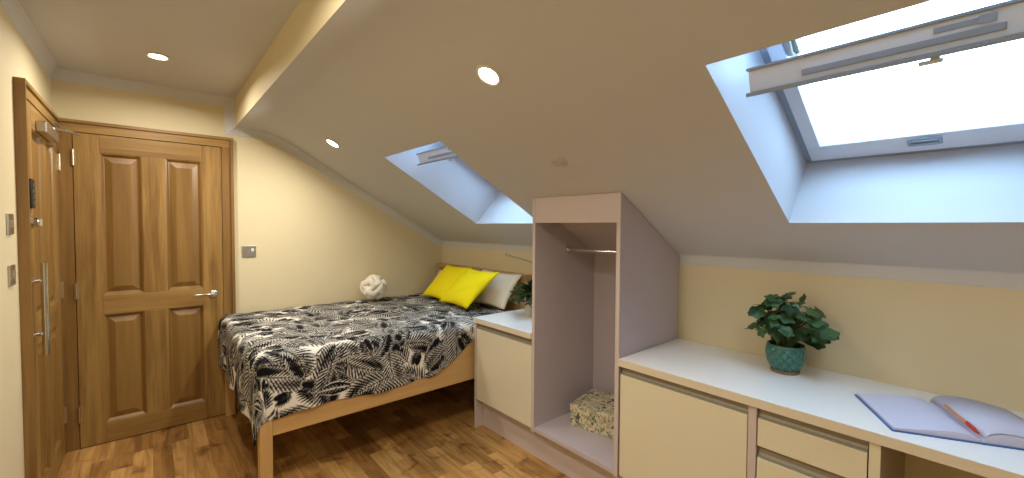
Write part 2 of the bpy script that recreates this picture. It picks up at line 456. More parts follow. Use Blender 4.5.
# ------------------------------------------------------------------ four-panel doors
def panel_door(root, put, w, h, t, mats, rails):
    """door leaf in local (u, d, z): u across, d out of the wall, z up. put() maps to world."""
    mv, mh, mp = mats
    st = 0.118
    mid0, mid1 = rails
    def bx(mb, u0, u1, d0, d1, z0, z1, bev=0.0):
        t_ = MB().box(u0, u1, d0, d1, z0, z1, 0, bev); mb.add([put(*v) for v in t_.v], t_.f)
    cu = w / 2; cw = 0.062
    for (u0, u1, z0, z1) in ((0, st, 0, h), (w - st, w, 0, h), (cu - cw, cu + cw, 0.13, mid0), (cu - cw, cu + cw, mid1, h - 0.115)):
        mb = MB(); bx(mb, u0, u1, 0, t, z0, z1, 0.002); part(mb, 'stile', mv, root)
    for (z0, z1) in ((0, 0.13), (mid0, mid1), (h - 0.115, h)):
        mb = MB(); bx(mb, st, w - st, 0, t - 0.0004, z0, z1, 0.002); part(mb, 'rail', mh, root)
    for (u0, u1) in ((st, cu - cw), (cu + cw, w - st)):
        for (z0, z1) in ((0.13, mid0), (mid1, h - 0.115)):
            mb = MB(); a = 0.016; b = 0.052                      # ovolo, sunk field, bevelled raised field
            rings = [(0, t - 0.001), (a * 0.4, t - 0.004), (a, t - 0.016), (a + 0.004, t - 0.018), (b, t - 0.006), (b + 0.004, t - 0.005)]
            vs, fs = [], []
            for (i_, d) in rings:
                vs += [put(u0 + i_, d, z0 + i_), put(u1 - i_, d, z0 + i_), put(u1 - i_, d, z1 - i_), put(u0 + i_, d, z1 - i_)]
            for r in range(len(rings) - 1):
                for k in range(4): fs.append((r * 4 + k, r * 4 + (k + 1) % 4, r * 4 + 4 + (k + 1) % 4, r * 4 + 4 + k))
            n = len(rings) * 4 - 4; fs.append((n, n + 1, n + 2, n + 3))
            vs += [put(u0, 0.002, z0), put(u1, 0.002, z0), put(u1, 0.002, z1), put(u0, 0.002, z1)]
            n = len(rings) * 4; fs.append((n, n + 1, n + 2, n + 3))
            for k in range(4): fs.append((k, (k + 1) % 4, n + (k + 1) % 4, n + k))
            mb.add(vs, fs); part(mb, 'panel', mp, root)
def architrave(root, put, u0, u1, z1, w, t, mats, name='architrave'):
    """stepped lining round a doorway: mitred by butting"""
    for (a, b, c, d, m) in ((u0 - w, u0, 0, z1, mats[0]), (u1, u1 + w, 0, z1, mats[0]), (u0 - w, u1 + w, z1, z1 + w, mats[1])):
        mb = MB()
        for (e, dep) in ((0.0, t), (0.25, t * 0.72), (0.62, t * 0.5)):   # three steps that thin toward the opening
            if b - a < d - c and a < u0 - 1e-6:  q = (a + e * w, b, c, d)
            elif b - a < d - c:                  q = (a, b - e * w, c, d)
            else:                                q = (a + e * w, b - e * w, c, d - e * w)
            bb = MB().box(q[0], q[1], 0, dep * 0.999 if e else dep, q[2], q[3])
            if e == 0:
                # outer step only occupies the outer quarter
                if b - a < d - c and a < u0 - 1e-6: bb = MB().box(a, a + 0.25 * w, 0, t, c, d + 0.75 * w)
                elif b - a < d - c: bb = MB().box(b - 0.25 * w, b, 0, t, c, d + 0.75 * w)
                else: bb = MB().box(a, b, 0, t, d - 0.25 * w, d)
            mb.add([put(*v) for v in bb.v], bb.f)
        part(mb, name, m, root)

# door_1: far wall, closed
D1 = -2.649
d1 = thing('door_1', (D1, 0, 0), 'closed oak four-panel door with chrome lever beside the bed', 'door', kind='structure')
put1 = lambda u, d, z: Vector((D1 + u, -d, z))
panel_door(d1, lambda u, d, z: Vector((D1 + 0.003 + u, -0.004 - d, 0.006 + z)), 0.756, 1.978, 0.03, (MT['oak_v'], MT['oak_h'], MT['oak_p']), (0.83, 0.955))
architrave(d1, put1, 0.0, 0.762, 1.99, 0.072, 0.042, (MT['frame'], MT['oak_h']))
def lever(root, put, u, z, sgn):
    mb = MB()
    c = put(u, 0.034, z); ax = (put(u, 1, z) - put(u, 0, z))
    mb.lathe([(0, 0), (0.026, 0), (0.026, 0.006), (0.022, 0.009), (0.010, 0.010), (0.009, 0.042), (0, 0.043)], c, 24, 0, ax)
    pts = [put(u + sgn * s * 0.118, 0.070 + 0.006 * math.sin(s * PI), z + 0.004 * math.sin(s * PI)) for s in [i / 8 for i in range(9)]]
    mb.tube(pts, [0.0095, 0.0095, 0.009, 0.0085, 0.0085, 0.0085, 0.009, 0.0095, 0.006], 12)
    return part(mb, 'lever_handle', MT['chrome'], root)
lever(d1, put1, 0.762 - 0.062, 0.915, -1)
def hinge(root, put, u, z):
    mb = MB()
    bb = MB().box(u - 0.008, u + 0.010, 0.030, 0.036, z - 0.05, z + 0.05); mb.add([put(*v) for v in bb.v], bb.f)
    mb.lathe([(0, -0.052), (0.0065, -0.05), (0.0065, 0.05), (0, 0.052)], put(u, 0.039, z), 12)
    return part(mb, 'hinge', MT['brass'], root)
for z in (0.22, 1.0, 1.83): hinge(d1, put1, 0.002, z)

# door_2: entrance door on the left wall
Y2 = -0.068                                                # hinge edge, near the corner
d2 = thing('door_2', (XL, Y2, 0), 'oak entrance door on the left wall with long pull handle and keypad lock', 'door', kind='structure')
put2 = lambda u, d, z: Vector((XL + d, Y2 - u, z))
panel_door(d2, lambda u, d, z: Vector((XL + 0.002 + d, Y2 - 0.003 - u, 0.006 + z)), 0.830, 1.978, 0.022, (MT['oak_v'], MT['oak_hy'], MT['oak_p']), (0.83, 0.955))
architrave(d2, put2, 0.0, 0.836, 1.99, 0.066, 0.036, (MT['frame'], MT['oak_hy']))
mb = MB()
uh = 0.836 - 0.052
mb.tube([put2(uh, 0.060, 0.80 + 0.002 * i) for i in (0, 218)], 0.0125, 16)
for z in (0.90, 1.15): mb.tube([put2(uh, 0.022, z), put2(uh, 0.060, z)], 0.009, 12); mb.lathe([(0, 0), (0.017, 0), (0.017, 0.005), (0, 0.006)], put2(uh, 0.0225, z), 16, 0, (1, 0, 0))
part(mb, 'pull_handle', MT['chrome'], d2)
mb = MB(); bb = MB().box(0.836 - 0.078, 0.836 - 0.016, 0.023, 0.036, 1.49, 1.625, 0, 0.005); mb.add([put2(*v) for v in bb.v], bb.f)
kp = part(mb, 'keypad', MT['black'], d2)
mb = MB()
for i in range(4):
    for j in range(3):
        bb = MB().box(0.836 - 0.072 + j * 0.018, 0.836 - 0.059 + j * 0.018, 0.036, 0.038, 1.505 + i * 0.027, 1.523 + i * 0.027, 0, 0.001); mb.add([put2(*v) for v in bb.v], bb.f)
part(mb, 'key_buttons', MT['gasket'], kp)
mb = MB(); mb.lathe([(0, 0), (0.030, 0), (0.030, 0.006), (0.021, 0.010), (0.022, 0.024), (0.018, 0.028), (0, 0.029)], put2(0.836 - 0.04, 0.024, 1.425), 28, 0, (1, 0, 0))
mb.obox(put2(0.836 - 0.04, 0.056, 1.425), ((1, 0, 0), (0, 1, 0), (0, 0, 1)), (0.006, 0.005, 0.016))
part(mb, 'thumb_turn', MT['chrome'], d2)
for z in (0.25, 1.02, 1.79): hinge(d2, lambda u, d, z_: put2(u, d - 0.008, z_), 0.002, z)
cl = MB(); bb = MB().box(0.26, 0.62, 0.024, 0.062, 1.870, 1.925, 0, 0.005); cl.add([put2(*v) for v in bb.v], bb.f)
dc = part(cl, 'door_closer', MT['steel'], d2)
mb = MB(); mb.lathe([(0, 0), (0.013, 0), (0.013, 0.02), (0, 0.02)], put2(0.32, 0.044, 1.925), 14)
mb.tube([put2(0.32, 0.044, 1.938), put2(0.20, 0.105, 1.945), put2(0.11, 0.125, 1.950)], 0.007, 8)
mb.tube([put2(0.11, 0.125, 1.950), put2(0.09, 0.07, 1.975), put2(0.08, 0.028, 2.01)], 0.007, 8)
part(mb, 'closer_arm', MT['steel'], dc)

# ------------------------------------------------------------------ skylights
def build_window(i, ya, yb):
    r = thing('window_%d' % i, (WX0, (ya + yb) / 2, zsl(WX0)), ['', 'white roof window standing open in the shaft above the desk', 'white roof window standing open in the smaller-looking shaft above the bed'][i], 'window', kind='structure')
    base = Vector((WX0, 0, zsl(WX0)))
    def F(s, y, n): return Vector((base.x, y, base.z)) + SD * s + SN * n
    Y = Vector((0, 1, 0))
    # fixed frame
    s0, s1 = 0.028, 0.90; y0, y1 = yb + 0.024, ya - 0.024
    fr = MB()
    def fb(mb, sa, sb, yc, yd, na, nb, mi=0):
        mb.obox(F((sa + sb) / 2, (yc + yd) / 2, (na + nb) / 2), (SD, Y, SN), (abs(sb - sa) / 2, abs(yd - yc) / 2, abs(nb - na) / 2), mi, 0.003)
    fb(fr, s0, s0 + 0.088, y0, y1, ND, ND + 0.10); fb(fr, s1 - 0.07, s1, y0, y1, ND, ND + 0.10)
    fb(fr, s0 + 0.07, s1 - 0.07, y0, y0 + 0.046, ND, ND + 0.10); fb(fr, s0 + 0.07, s1 - 0.07, y1 - 0.046, y1, ND, ND + 0.10)
    f = part(fr, 'window_frame', MT['winwhite'], r)
    g = MB()                                               # seal between lining and frame
    fb(g, -0.002, s0, yb - 0.002, ya + 0.002, ND + 0.012, ND + 0.03); fb(g, 0.874 - 0.03, 0.876, yb, ya, ND + 0.10, ND + 0.12)
    fb(g, s0, s1 - 0.03, ya - 0.024, ya + 0.002, ND + 0.012, ND + 0.03); fb(g, s0, s1 - 0.03, yb - 0.002, yb + 0.024, ND + 0.012, ND + 0.03)
    part(g, 'seal', MT['wingrey_backlit'], f)
    k = MB(); ym = (ya + yb) / 2 - 0.012                           # catch on the bottom of the frame
    fb(k, s0 + 0.036, s0 + 0.076, ym - 0.044, ym + 0.044, ND - 0.006, ND + 0.002); fb(k, s0 + 0.044, s0 + 0.056, ym - 0.036, ym + 0.036, ND - 0.014, ND - 0.004); fb(k, s0 + 0.063, s0 + 0.069, ym - 0.036, ym + 0.036, ND - 0.011, ND - 0.004)
    part(k, 'catch_plate', MT['wingrey_backlit'], f)
    h = MB(); fb(h, 0.60, 0.70, y1 - 0.085, y1 - 0.048, ND - 0.004, ND + 0.05)
    h.tube([F(0.69, y1 - 0.066, ND), F(0.63, y1 - 0.07, ND - 0.03), F(0.585, y1 - 0.066, ND + 0.01)], 0.008, 8)
    part(h, 'pivot_bracket', MT['alu'], f)
    # sash, pivoted open, seen nearly edge on
    a = math.radians(17.0 if i == 1 else 18.1)
    E = Vector((math.cos(a), 0, math.sin(a))); Q = Vector((-math.sin(a), 0, math.cos(a)))
    B = Vector((-0.953, 0, 1.846)) if i == 1 else Vector((-0.915, 0, 1.868)); HL = 0.364
    def G(e, y, q): return B + E * e + Q * q + Y * y
    def gb(mb, ea, eb, yc, yd, qa, qb, mi=0, bev=0.003):
        mb.obox(G((ea + eb) / 2, (yc + yd) / 2, (qa + qb) / 2), (E, Y, Q), (abs(eb - ea) / 2, abs(yd - yc) / 2, abs(qb - qa) / 2), mi, bev)
    sy0, sy1 = y0 + 0.004, y1 - 0.030
    ss = MB()
    gb(ss, 0.012, 0.075, sy0, sy1, -0.026, 0.026); gb(ss, 2 * HL - 0.06, 2 * HL, sy0, sy1, -0.022, 0.022)
    gb(ss, 0.075, 2 * HL - 0.06, sy0, sy0 + 0.05, -0.022, 0.022); gb(ss, 0.075, 2 * HL - 0.06, sy1 - 0.05, sy1, -0.022, 0.022)
    sa = part(ss, 'sash', MT['winwhite'], r)
    gl = MB(); gb(gl, 0.07, 2 * HL - 0.055, sy0 + 0.045, sy1 - 0.045, -0.006, 0.006, 0, 0); part(gl, 'glass_pane', MT['glass'], sa)
    bar = MB()
    gb(bar, -0.012, 0.014, sy0, sy1, -0.030, 0.030, 0, 0.002)
    gb(bar, -0.020, 0.014, sy0, sy1 + 0.003, 0.030, 0.038, 1, 0.002)          # top rail
    gb(bar, -0.030, 0.014, sy0, sy1 + 0.006, -0.041, -0.030, 1, 0.002)        # bottom lip
    gb(bar, -0.017, -0.010, ym - 0.176, sy1 - 0.13, -0.016, 0.000, 1, 0.002)   # long slot
    gb(bar, -0.015, -0.010, ym - 0.162, ym - 0.07, 0.008, 0.020, 1, 0.001)
    gb(bar, -0.018, -0.010, ym - 0.162, ym - 0.137, 0.006, 0.023, 1, 0.001)
    part(bar, 'control_bar', [MT['winwhite'], MT['wingrey_backlit']], sa)
    lt = MB(); gb(lt, -0.012, 0.004, ym - 0.085, ym - 0.045, -0.055, -0.045, 0, 0.003); gb(lt, -0.008, 0.0, ym - 0.080, ym - 0.064, -0.046, -0.036, 0, 0)
    part(lt, 'latch', MT['winwhite'], sa)
for i, (ya, yb) in enumerate(WTOP): build_window(i + 1, ya, yb)

# ================================================================== BED
BX0, BX1, BY0, BY1 = -1.890, -0.004, -1.360, -0.022
bed = thing('bed', ((BX0 + BX1) / 2, (BY0 + BY1) / 2, 0), 'light wooden bed frame with tall side boards under the leaf-print bedspread', 'bed')
for (x, y, top) in ((BX0, BY0, 0.45), (BX0, BY1 - 0.06, 0.45), (BX1 - 0.06, BY0, 1.0), (BX1 - 0.06, BY1 - 0.06, 1.0)):
    part(MB().box(x, x + 0.06, y, y + 0.06, 0, top, 0, 0.004), 'leg', MT['bedwood_z'], bed)
part(MB().box(BX0 + 0.06, BX1 - 0.06, BY0 + 0.004, BY0 + 0.034, 0.330, 0.640, 0, 0.004), 'side_rail', MT['bedwood'], bed)
part(MB().box(BX0 + 0.06, BX1 - 0.06, BY1 - 0.034, BY1 - 0.004, 0.330, 0.640, 0, 0.004), 'side_rail', MT['bedwood'], bed)
part(MB().box(BX0 + 0.006, BX0 + 0.036, BY0 + 0.06, BY1 - 0.06, 0.330, 0.62, 0, 0.004), 'foot_board', MT['bedwood_y'], bed)
part(MB().box(BX1 - 0.045, BX1 - 0.015, BY0 + 0.06, BY1 - 0.06, 0.330, 1.000, 0, 0.004), 'headboard', MT['bedwood_y'], bed)
part(MB().box(BX1 - 0.068, BX1, BY0 - 0.006, BY1 + 0.006, 1.000, 1.036, 0, 0.005), 'headboard_cap', MT['bedwood_y'], bed)
for k in range(8):
    x = BX0 + 0.14 + k * 0.225
    part(MB().box(x, x + 0.07, BY0 + 0.034, BY1 - 0.034, 0.470, 0.490), 'slat', MT['bedwood_y'], bed)
ma = MB().box(BX0 + 0.04, BX1 - 0.075, BY0 + 0.038, BY1 - 0.038, 0.490, 0.722, 0, 0.03)
tag(ma.build('mattress', MT['mattress']), 'pale mattress under the leaf-print bedspread', 'mattress')

# ------------------------------------------------------------------ bedspread with palm-leaf print
def ink_canvas(w, h, res, seed):
    """draw a palm-leaf print (0 = ink, 1 = bare cloth) on a w x h metre cloth"""
    rnd = random.Random(seed)
    nx, ny = int(w / res), int(h / res)
    A = np.ones((ny, nx), np.float32)
    def capsule(p, q, r0, r1, val, mid=None):
        mx = max(r0, r1, mid or 0) + res
        x0 = max(0, int((min(p[0], q[0]) - mx) / res)); x1 = min(nx, int((max(p[0], q[0]) + mx) / res) + 2)
        y0 = max(0, int((min(p[1], q[1]) - mx) / res)); y1 = min(ny, int((max(p[1], q[1]) + mx) / res) + 2)
        if x1 <= x0 or y1 <= y0: return
        X = (np.arange(x0, x1) + 0.5) * res; Yv = (np.arange(y0, y1) + 0.5) * res
        X, Yv = np.meshgrid(X, Yv)
        dx, dy = q[0] - p[0], q[1] - p[1]; l2 = dx * dx + dy * dy + 1e-12
        t = np.clip(((X - p[0]) * dx + (Yv - p[1]) * dy) / l2, 0, 1)
        d = np.hypot(X - p[0] - t * dx, Yv - p[1] - t * dy)
        if mid is not None: r = mid * np.sin(np.pi * np.clip(t, 0.02, 0.98)) ** 0.8 + 0.001
        else: r = r0 + (r1 - r0) * t
        k = np.clip((r - d) / res + 0.5, 0, 1)
        A[y0:y1, x0:x1] = A[y0:y1, x0:x1] * (1 - k) + val * k
    def frond(x, y, a, ln, val, curve, dens=16, wid=0.007, halo=True):
        if halo and val == 0.0: frond(x, y, a, ln, 1.0, curve, dens, wid + 0.0032, False)
        pts = []
        px, py, an = x, y, a
        for i in range(dens + 1):
            pts.append((px, py, an)); px += math.cos(an) * ln / dens; py += math.sin(an) * ln / dens; an += curve / dens
        for i in range(dens):
            capsule(pts[i][:2], pts[i + 1][:2], 0.0035, 0.003, val)
            if i < 1: continue
            f = i / dens
            ll = ln * 0.40 * math.sin(PI * (0.15 + 0.80 * f)) + 0.02
            for sg in (-1, 1):
                b = pts[i][2] + sg * (1.05 - 0.5 * f)
                e = (pts[i][0] + math.cos(b) * ll, pts[i][1] + math.sin(b) * ll)
                capsule(pts[i][:2], e, 0, 0, val, mid=wid * (0.75 + 0.4 * math.sin(PI * f)))
    def blade(x, y, a, ln, val, wid):
        e = (x + math.cos(a) * ln, y + math.sin(a) * ln)
        capsule((x, y), e, 0, 0, 1 - val, mid=wid + 0.004)
        capsule((x, y), e, 0, 0, val, mid=wid)
        capsule((x, y), e, 0.0036, 0.0014, 1 - val)
        for i in range(2, 9):
            f = i / 10; m_ = (x + (e[0] - x) * f, y + (e[1] - y) * f)
            w_ = wid * math.sin(PI * f) * 0.85
            for sg in (-1, 1):
                b = a + sg * 0.75
                capsule(m_, (m_[0] + math.cos(b) * w_, m_[1] + math.sin(b) * w_), 0.0014, 0.0006, 1 - val)
    cells = 0.118
    spots = [(cx * cells + rnd.uniform(-.045, .045), cy * cells + rnd.uniform(-.045, .045)) for cx in range(int(w / cells) + 2) for cy in range(int(h / cells) + 2)]
    rnd.shuffle(spots)
    for i, (x, y) in enumerate(spots):
        a = rnd.uniform(0, 2 * PI)
        if i % 4 == 0 and i > len(spots) * 0.55: blade(x, y, a, rnd.uniform(0.17, 0.24), 0.0, rnd.uniform(0.026, 0.034))
        else: frond(x, y, a, rnd.uniform(0.17, 0.28), 0.0, rnd.uniform(-0.9, 0.9), 14, rnd.uniform(0.0040, 0.0054))
    for _ in range(2):                                      # small sprigs in whatever cloth is still bare
        st_ = int(0.035 / res); hw = int(0.026 / res)
        for cy in range(hw, ny - hw, st_):
            for cx in range(hw, nx - hw, st_):
                if A[cy - hw:cy + hw, cx - hw:cx + hw].mean() > 0.90:
                    a = rnd.uniform(0, 2 * PI); l_ = rnd.uniform(0.07, 0.12)
                    if rnd.random() < 0.85: frond(cx * res - math.cos(a) * l_ / 2, cy * res - math.sin(a) * l_ / 2, a, l_, 0.0, rnd.uniform(-0.9, 0.9), 9, 0.0042)
                    else: blade(cx * res - math.cos(a) * l_ / 2, cy * res - math.sin(a) * l_ / 2, a, l_, 0.0, 0.012)
    return A
def bedspread():
    RES = 0.0042
    ZT = 0.747
    xh, xf = -0.13, BX0 - 0.022                # head edge and foot fold line
    yw, yn = BY1 - 0.002, BY0 - 0.002          # wall edge and near fold line
    LU, LV = xh - xf, yw - yn                  # flat lengths
    OU, OV = 0.335, 0.298                      # overhang at foot and near side
    nu, nv = int((LU + OU) / RES), int((LV + OV) / RES)
    ink = ink_canvas(LU + OU, LV + OV, 0.003, 11)
    RC = 0.055
    def fold(o):
        """overhang distance o past the fold line -> (outward, drop): quarter round then straight down"""
        arc = RC * PI / 2
        if o <= -RC: return (o, 0.0)
        t = o + RC
        if t < arc: w = t / RC; return (-RC + RC * math.sin(w), RC * (1 - math.cos(w)))
        return (0.0, RC + t - arc)
    rnd = random.Random(4)
    ph = [rnd.uniform(0, 6.28) for _ in range(12)]
    vs = np.zeros(((nu + 1) * (nv + 1), 3)); cols = np.zeros(((nu + 1) * (nv + 1), 4), np.float32)
    vmax_cache = []
    for i in range(nu + 1):
        u = (LU + OU) * i / nu
        x = xh - u
        # the near edge of the cloth rises towards the head, where it is tucked beside the cabinet
        if x > -0.94: k = max(0.0, min(1.0, (x + 0.94) / 0.40)); ov = OV - (OV - 0.085) * (k ** 1.45)
        else: ov = OV + 0.010 * math.sin(x * 9)
        vmax_cache.append(LV + ov)
    for i in range(nu + 1):
        u = (LU + OU) * i / nu; ou = u - LU
        vm = vmax_cache[i]
        for j in range(nv + 1):
            v = vm * j / nv; ov = v - LV
            if ou > -RC and ov > -RC:                       # corner: cloth hangs as a rounded, creased cone
                a, b = ou + RC, ov + RC
                d = math.hypot(a, b); th = math.atan2(b, a)
                out, dr = fold(d - RC)
                dr *= 1 - 0.10 * math.sin(2 * th) ** 2
                flare = 1 + 0.20 * max(0, dr - 0.05) / 0.3 * (0.45 + 0.75 * math.sin(2 * th) - 0.35 * math.sin(6 * th))
                R_ = (out + RC) * flare
                x = xf + RC - R_ * math.cos(th); y = yn + RC - R_ * math.sin(th); z = ZT - dr
            else:
                o1, d1_ = fold(ou); o2, d2_ = fold(ov)
                x = xf - o1; y = yn - o2
                z = ZT - d1_ - d2_
            hang = max(0.0, ZT - z)
            w_ = min(1.0, hang / 0.12)
            if ov > 0 and ou <= 0:                          # soft vertical folds in the near drop
                taper = min(1.0, max(0.0, (-0.62 - x) / 0.15))
                y -= w_ * taper * (0.004 + 0.007 * math.sin(x * 15 + ph[0]) + 0.004 * math.sin(x * 34 + ph[1]))
            elif ou > 0 and ov <= 0:
                x -= w_ * (0.006 + 0.010 * math.sin(y * 13 + ph[2]) + 0.004 * math.sin(y * 29 + ph[3]))
            if hang < 0.05:                                 # gentle rumples on top
                z += 0.004 * math.sin(x * 9 + y * 5 + ph[4]) * math.sin(y * 8 - x * 3 + ph[5]) + 0.0022 * math.sin(x * 31 + 11 * y + ph[6]) * math.sin(y * 27 + ph[7]) + 0.0015 * math.sin(x * 55 - 33 * y + ph[8])
            vs[i * (nv + 1) + j] = (x, y, z)
            px = min(ink.shape[1] - 1, int(u / 0.003)); py = min(ink.shape[0] - 1, int(v / 0.003))
            k = float(ink[py, px])
            cols[i * (nv + 1) + j] = (0.007 + 0.73 * k, 0.007 + 0.70 * k, 0.010 + 0.63 * k, 1)
    idx = np.arange((nu + 1) * (nv + 1)).reshape(nu + 1, nv + 1)
    q = np.stack([idx[:-1, :-1], idx[1:, :-1], idx[1:, 1:], idx[:-1, 1:]], -1).reshape(-1, 4)
    me = bpy.data.meshes.new('bedspread')
    me.vertices.add(len(vs)); me.vertices.foreach_set('co', vs.ravel())
    me.loops.add(q.size); me.loops.foreach_set('vertex_index', q.ravel().astype(np.int32))
    me.polygons.add(len(q)); me.polygons.foreach_set('loop_start', np.arange(0, q.size, 4, dtype=np.int32))
    me.polygons.foreach_set('use_smooth', np.ones(len(q), bool))
    me.update(calc_edges=True); me.validate()
    at = me.color_attributes.new('ink', 'FLOAT_COLOR', 'POINT'); at.data.foreach_set('color', cols.ravel())
    me.materials.append(MT['print'])
    o = bpy.data.objects.new('bedspread', me); COL.objects.link(o)
    so = o.modifiers.new('cloth', 'SOLIDIFY'); so.thickness = 0.010; so.offset = -1 if me.polygons[0].normal.z > 0 else 1
    return tag(o, 'black and white palm-leaf print bedspread draped over the bed', 'bedspread')
bedspread()

# ------------------------------------------------------------------ cushions and pillows
def puff(w, h, t, n=28, pinch=0.10, seed=0, power=0.55):
    """stuffed pillow in local (u, v, n): returns MB; rim seam closed"""
    rnd = random.Random(seed); ph = [rnd.uniform(0, 6) for _ in range(6)]
    mb = MB(); vs, fs = [], []
    def P(a, b, sg):
        e = max(0.0, (1 - a ** 2) * (1 - b ** 2)) ** power
        pu = a * (1 - pinch * (1 - b * b) * 0.9 * abs(a)); pv = b * (1 - pinch * (1 - a * a) * 0.9 * abs(b))
        wr = 0.05 * math.sin(5 * a + 3 * b + ph[0]) + 0.04 * math.sin(7 * b - 4 * a + ph[1])
        return (pu * w / 2, pv * h / 2, sg * t / 2 * e * (1 + wr))
    for sg in (1, -1):
        o = len(vs)
        for i in range(n + 1):
            for j in range(n + 1): vs.append(P(2 * i / n - 1, 2 * j / n - 1, sg))
        for i in range(n):
            for j in range(n):
                q = (o + i * (n + 1) + j, o + (i + 1) * (n + 1) + j, o + (i + 1) * (n + 1) + j + 1, o + i * (n + 1) + j + 1)
                fs.append(q if sg > 0 else q[::-1])
    bm = bmesh.new()
    bv = [bm.verts.new(v) for v in vs]
    for f in fs: bm.faces.new([bv[i] for i in f])
    bmesh.ops.remove_doubles(bm, verts=bm.verts[:], dist=1e-5)
    mb.bm(bm, 0, True)
    return mb
def place_puff(name, mat, bl, br, tl, size, t, label, cat, group=None, seed=0, piping=False):
    bl, br, tl = Vector(bl), Vector(br), Vector(tl)
    U = (br - bl).normalized(); V = (tl - bl); V = (V - U * V.dot(U) * 0.0); Vn = V.normalized(); Nn = U.cross(Vn).normalized()
    c = bl + (br - bl) / 2 + V / 2
    mb = puff((br - bl).length * size, V.length * size, t, seed=seed)
    out = MB(); out.add([c + U * p[0] + Vn * p[1] + Nn * p[2] for p in mb.v], mb.f, 0, True)
    o = out.build(name, mat, auto=3.0)
    # origin at the base
    o.data.transform(Matrix.Translation(-c)); o.location = c
    return tag(o, label, cat, group)
place_puff('pillow', MT['pillow'], (-0.215, -0.05, 0.765), (-0.215, -0.58, 0.765), (-0.100, -0.13, 0.985), 1.0, 0.10, 'white pillow mostly hidden behind the left yellow cushion', 'pillow', 'white pillows', 3)
place_puff('pillow', MT['pillow'], (-0.215, -0.76, 0.765), (-0.215, -1.28, 0.765), (-0.100, -0.84, 1.045), 1.0, 0.11, 'white pillow leaning on the headboard next to the bedside cabinet', 'pillow', 'white pillows', 5)
place_puff('cushion', MT['cushion'], (-0.385, -0.29, 0.775), (-0.385, -0.67, 0.775), (-0.215, -0.45, 1.06), 1.04, 0.10, 'square yellow cushion farther from the bedside cabinet, its edge tucked behind the other', 'cushion', 'yellow cushions', 7)
place_puff('cushion', MT['cushion'], (-0.425, -0.66, 0.775), (-0.425, -1.07, 0.775), (-0.255, -0.85, 1.06), 1.04, 0.10, 'square yellow cushion in front of the white pillow nearest the bedside cabinet', 'cushion', 'yellow cushions', 9)

def knot_cushion(c, R):
    mb = MB(); c = Vector(c)
    bm = bmesh.new(); bmesh.ops.create_icosphere(bm, subdivisions=3, radius=R * 0.62); mb.bm(bm, 0, True, Matrix.Translation(c))
    rot = Matrix.Rotation(0.5, 3, 'X') @ Matrix.Rotation(0.7, 3, 'Y') @ Matrix.Rotation(0.3, 3, 'Z')
    tr = R * 0.255; rc = R - tr
    for ax in range(3):
        for off in (-0.40, 0.40):
            pts = []
            for i in range(64):
                w = 2 * PI * i / 64
                wv = 0.10 * math.cos(4 * w + (PI if off > 0 else 0)) * rc
                rr = math.sqrt(1 - off * off) * rc * 0.97 + wv
                p = [0, 0, 0]; p[ax] = off * rc; p[(ax + 1) % 3] = rr * math.cos(w + PI / 4); p[(ax + 2) % 3] = rr * math.sin(w + PI / 4)
                pts.append(c + rot @ Vector(p))
            mb.tube(pts, tr, 12, closed=True)
    o = mb.build('knot_cushion', MT['knot'], auto=3.0)
    return tag(o, 'round white knotted ball cushion on the bed against the end wall', 'cushion')
knot_cushion((-0.80, -0.165, 0.868), 0.112)

# ================================================================== FITTED FURNITURE ALONG THE KNEE WALL
FX = -0.575                                   # front of doors
WT0, WT1 = 0.747, 0.781                       # worktop underside, top
def worktop(name, y0, y1, label):
    r = thing(name, (-0.29, (y0 + y1) / 2, WT0), label, 'worktop')
    part(MB().box(-0.585, -0.002, y0, y1, WT0, WT1), 'slab', MT['worktop'], r)
    part(MB().box(-0.588, -0.585, y0, y1, WT0, WT1 - 0.0005), 'front_edging', MT['edge'], r)
    return r
def channel(root, y0, y1, z0, z1):
    """recessed aluminium finger-pull"""
    mb = MB(); h = z1 - z0
    pr = [(FX + 0.004, z0), (FX + 0.004, z0 + 0.006), (FX + 0.012, z0 + 0.007), (FX + 0.016, z0 + h * 0.4), (FX + 0.015, z1 - 0.010), (FX + 0.009, z1 - 0.004), (FX + 0.009, z1), (FX + 0.036, z1), (FX + 0.036, z0)]
    mb.prism([(x, y0, z) for (x, z) in pr], (0, y1 - y0, 0))
    return part(mb, 'finger_pull', MT['alu'], root)

# bedside cabinet
bc = thing('bedside_cabinet', (-0.29, -1.68, 0), 'low cream gloss cabinet between the bed and the open wardrobe', 'cabinet')
part(MB().box(FX - 0.002, -0.004, -1.405, -1.387, 0.0, WT0 - 0.001), 'end_panel', MT['mauve_edge'], bc)
part(MB().box(FX + 0.04, -0.004, -1.968, -1.406, 0.19, WT0 - 0.001), 'carcass', MT['inside'], bc)
kd = part(MB().box(FX, FX + 0.019, -1.966, -1.408, 0.205, 0.703, 0, 0.0015), 'door', MT['door_cream'], bc)
channel(kd, -1.966, -1.408, 0.703, WT0 - 0.002)
wt = worktop('bedside_worktop', -1.970, -1.386, 'short white worktop on the low cabinet beside the bed')
# plinth
tag(MB().box(-0.515, -0.495, -3.17, -1.407, 0.0, 0.188).build('plinth', MT['mauve_edge']), 'mauve kickboard along the floor under the fitted units', 'plinth')

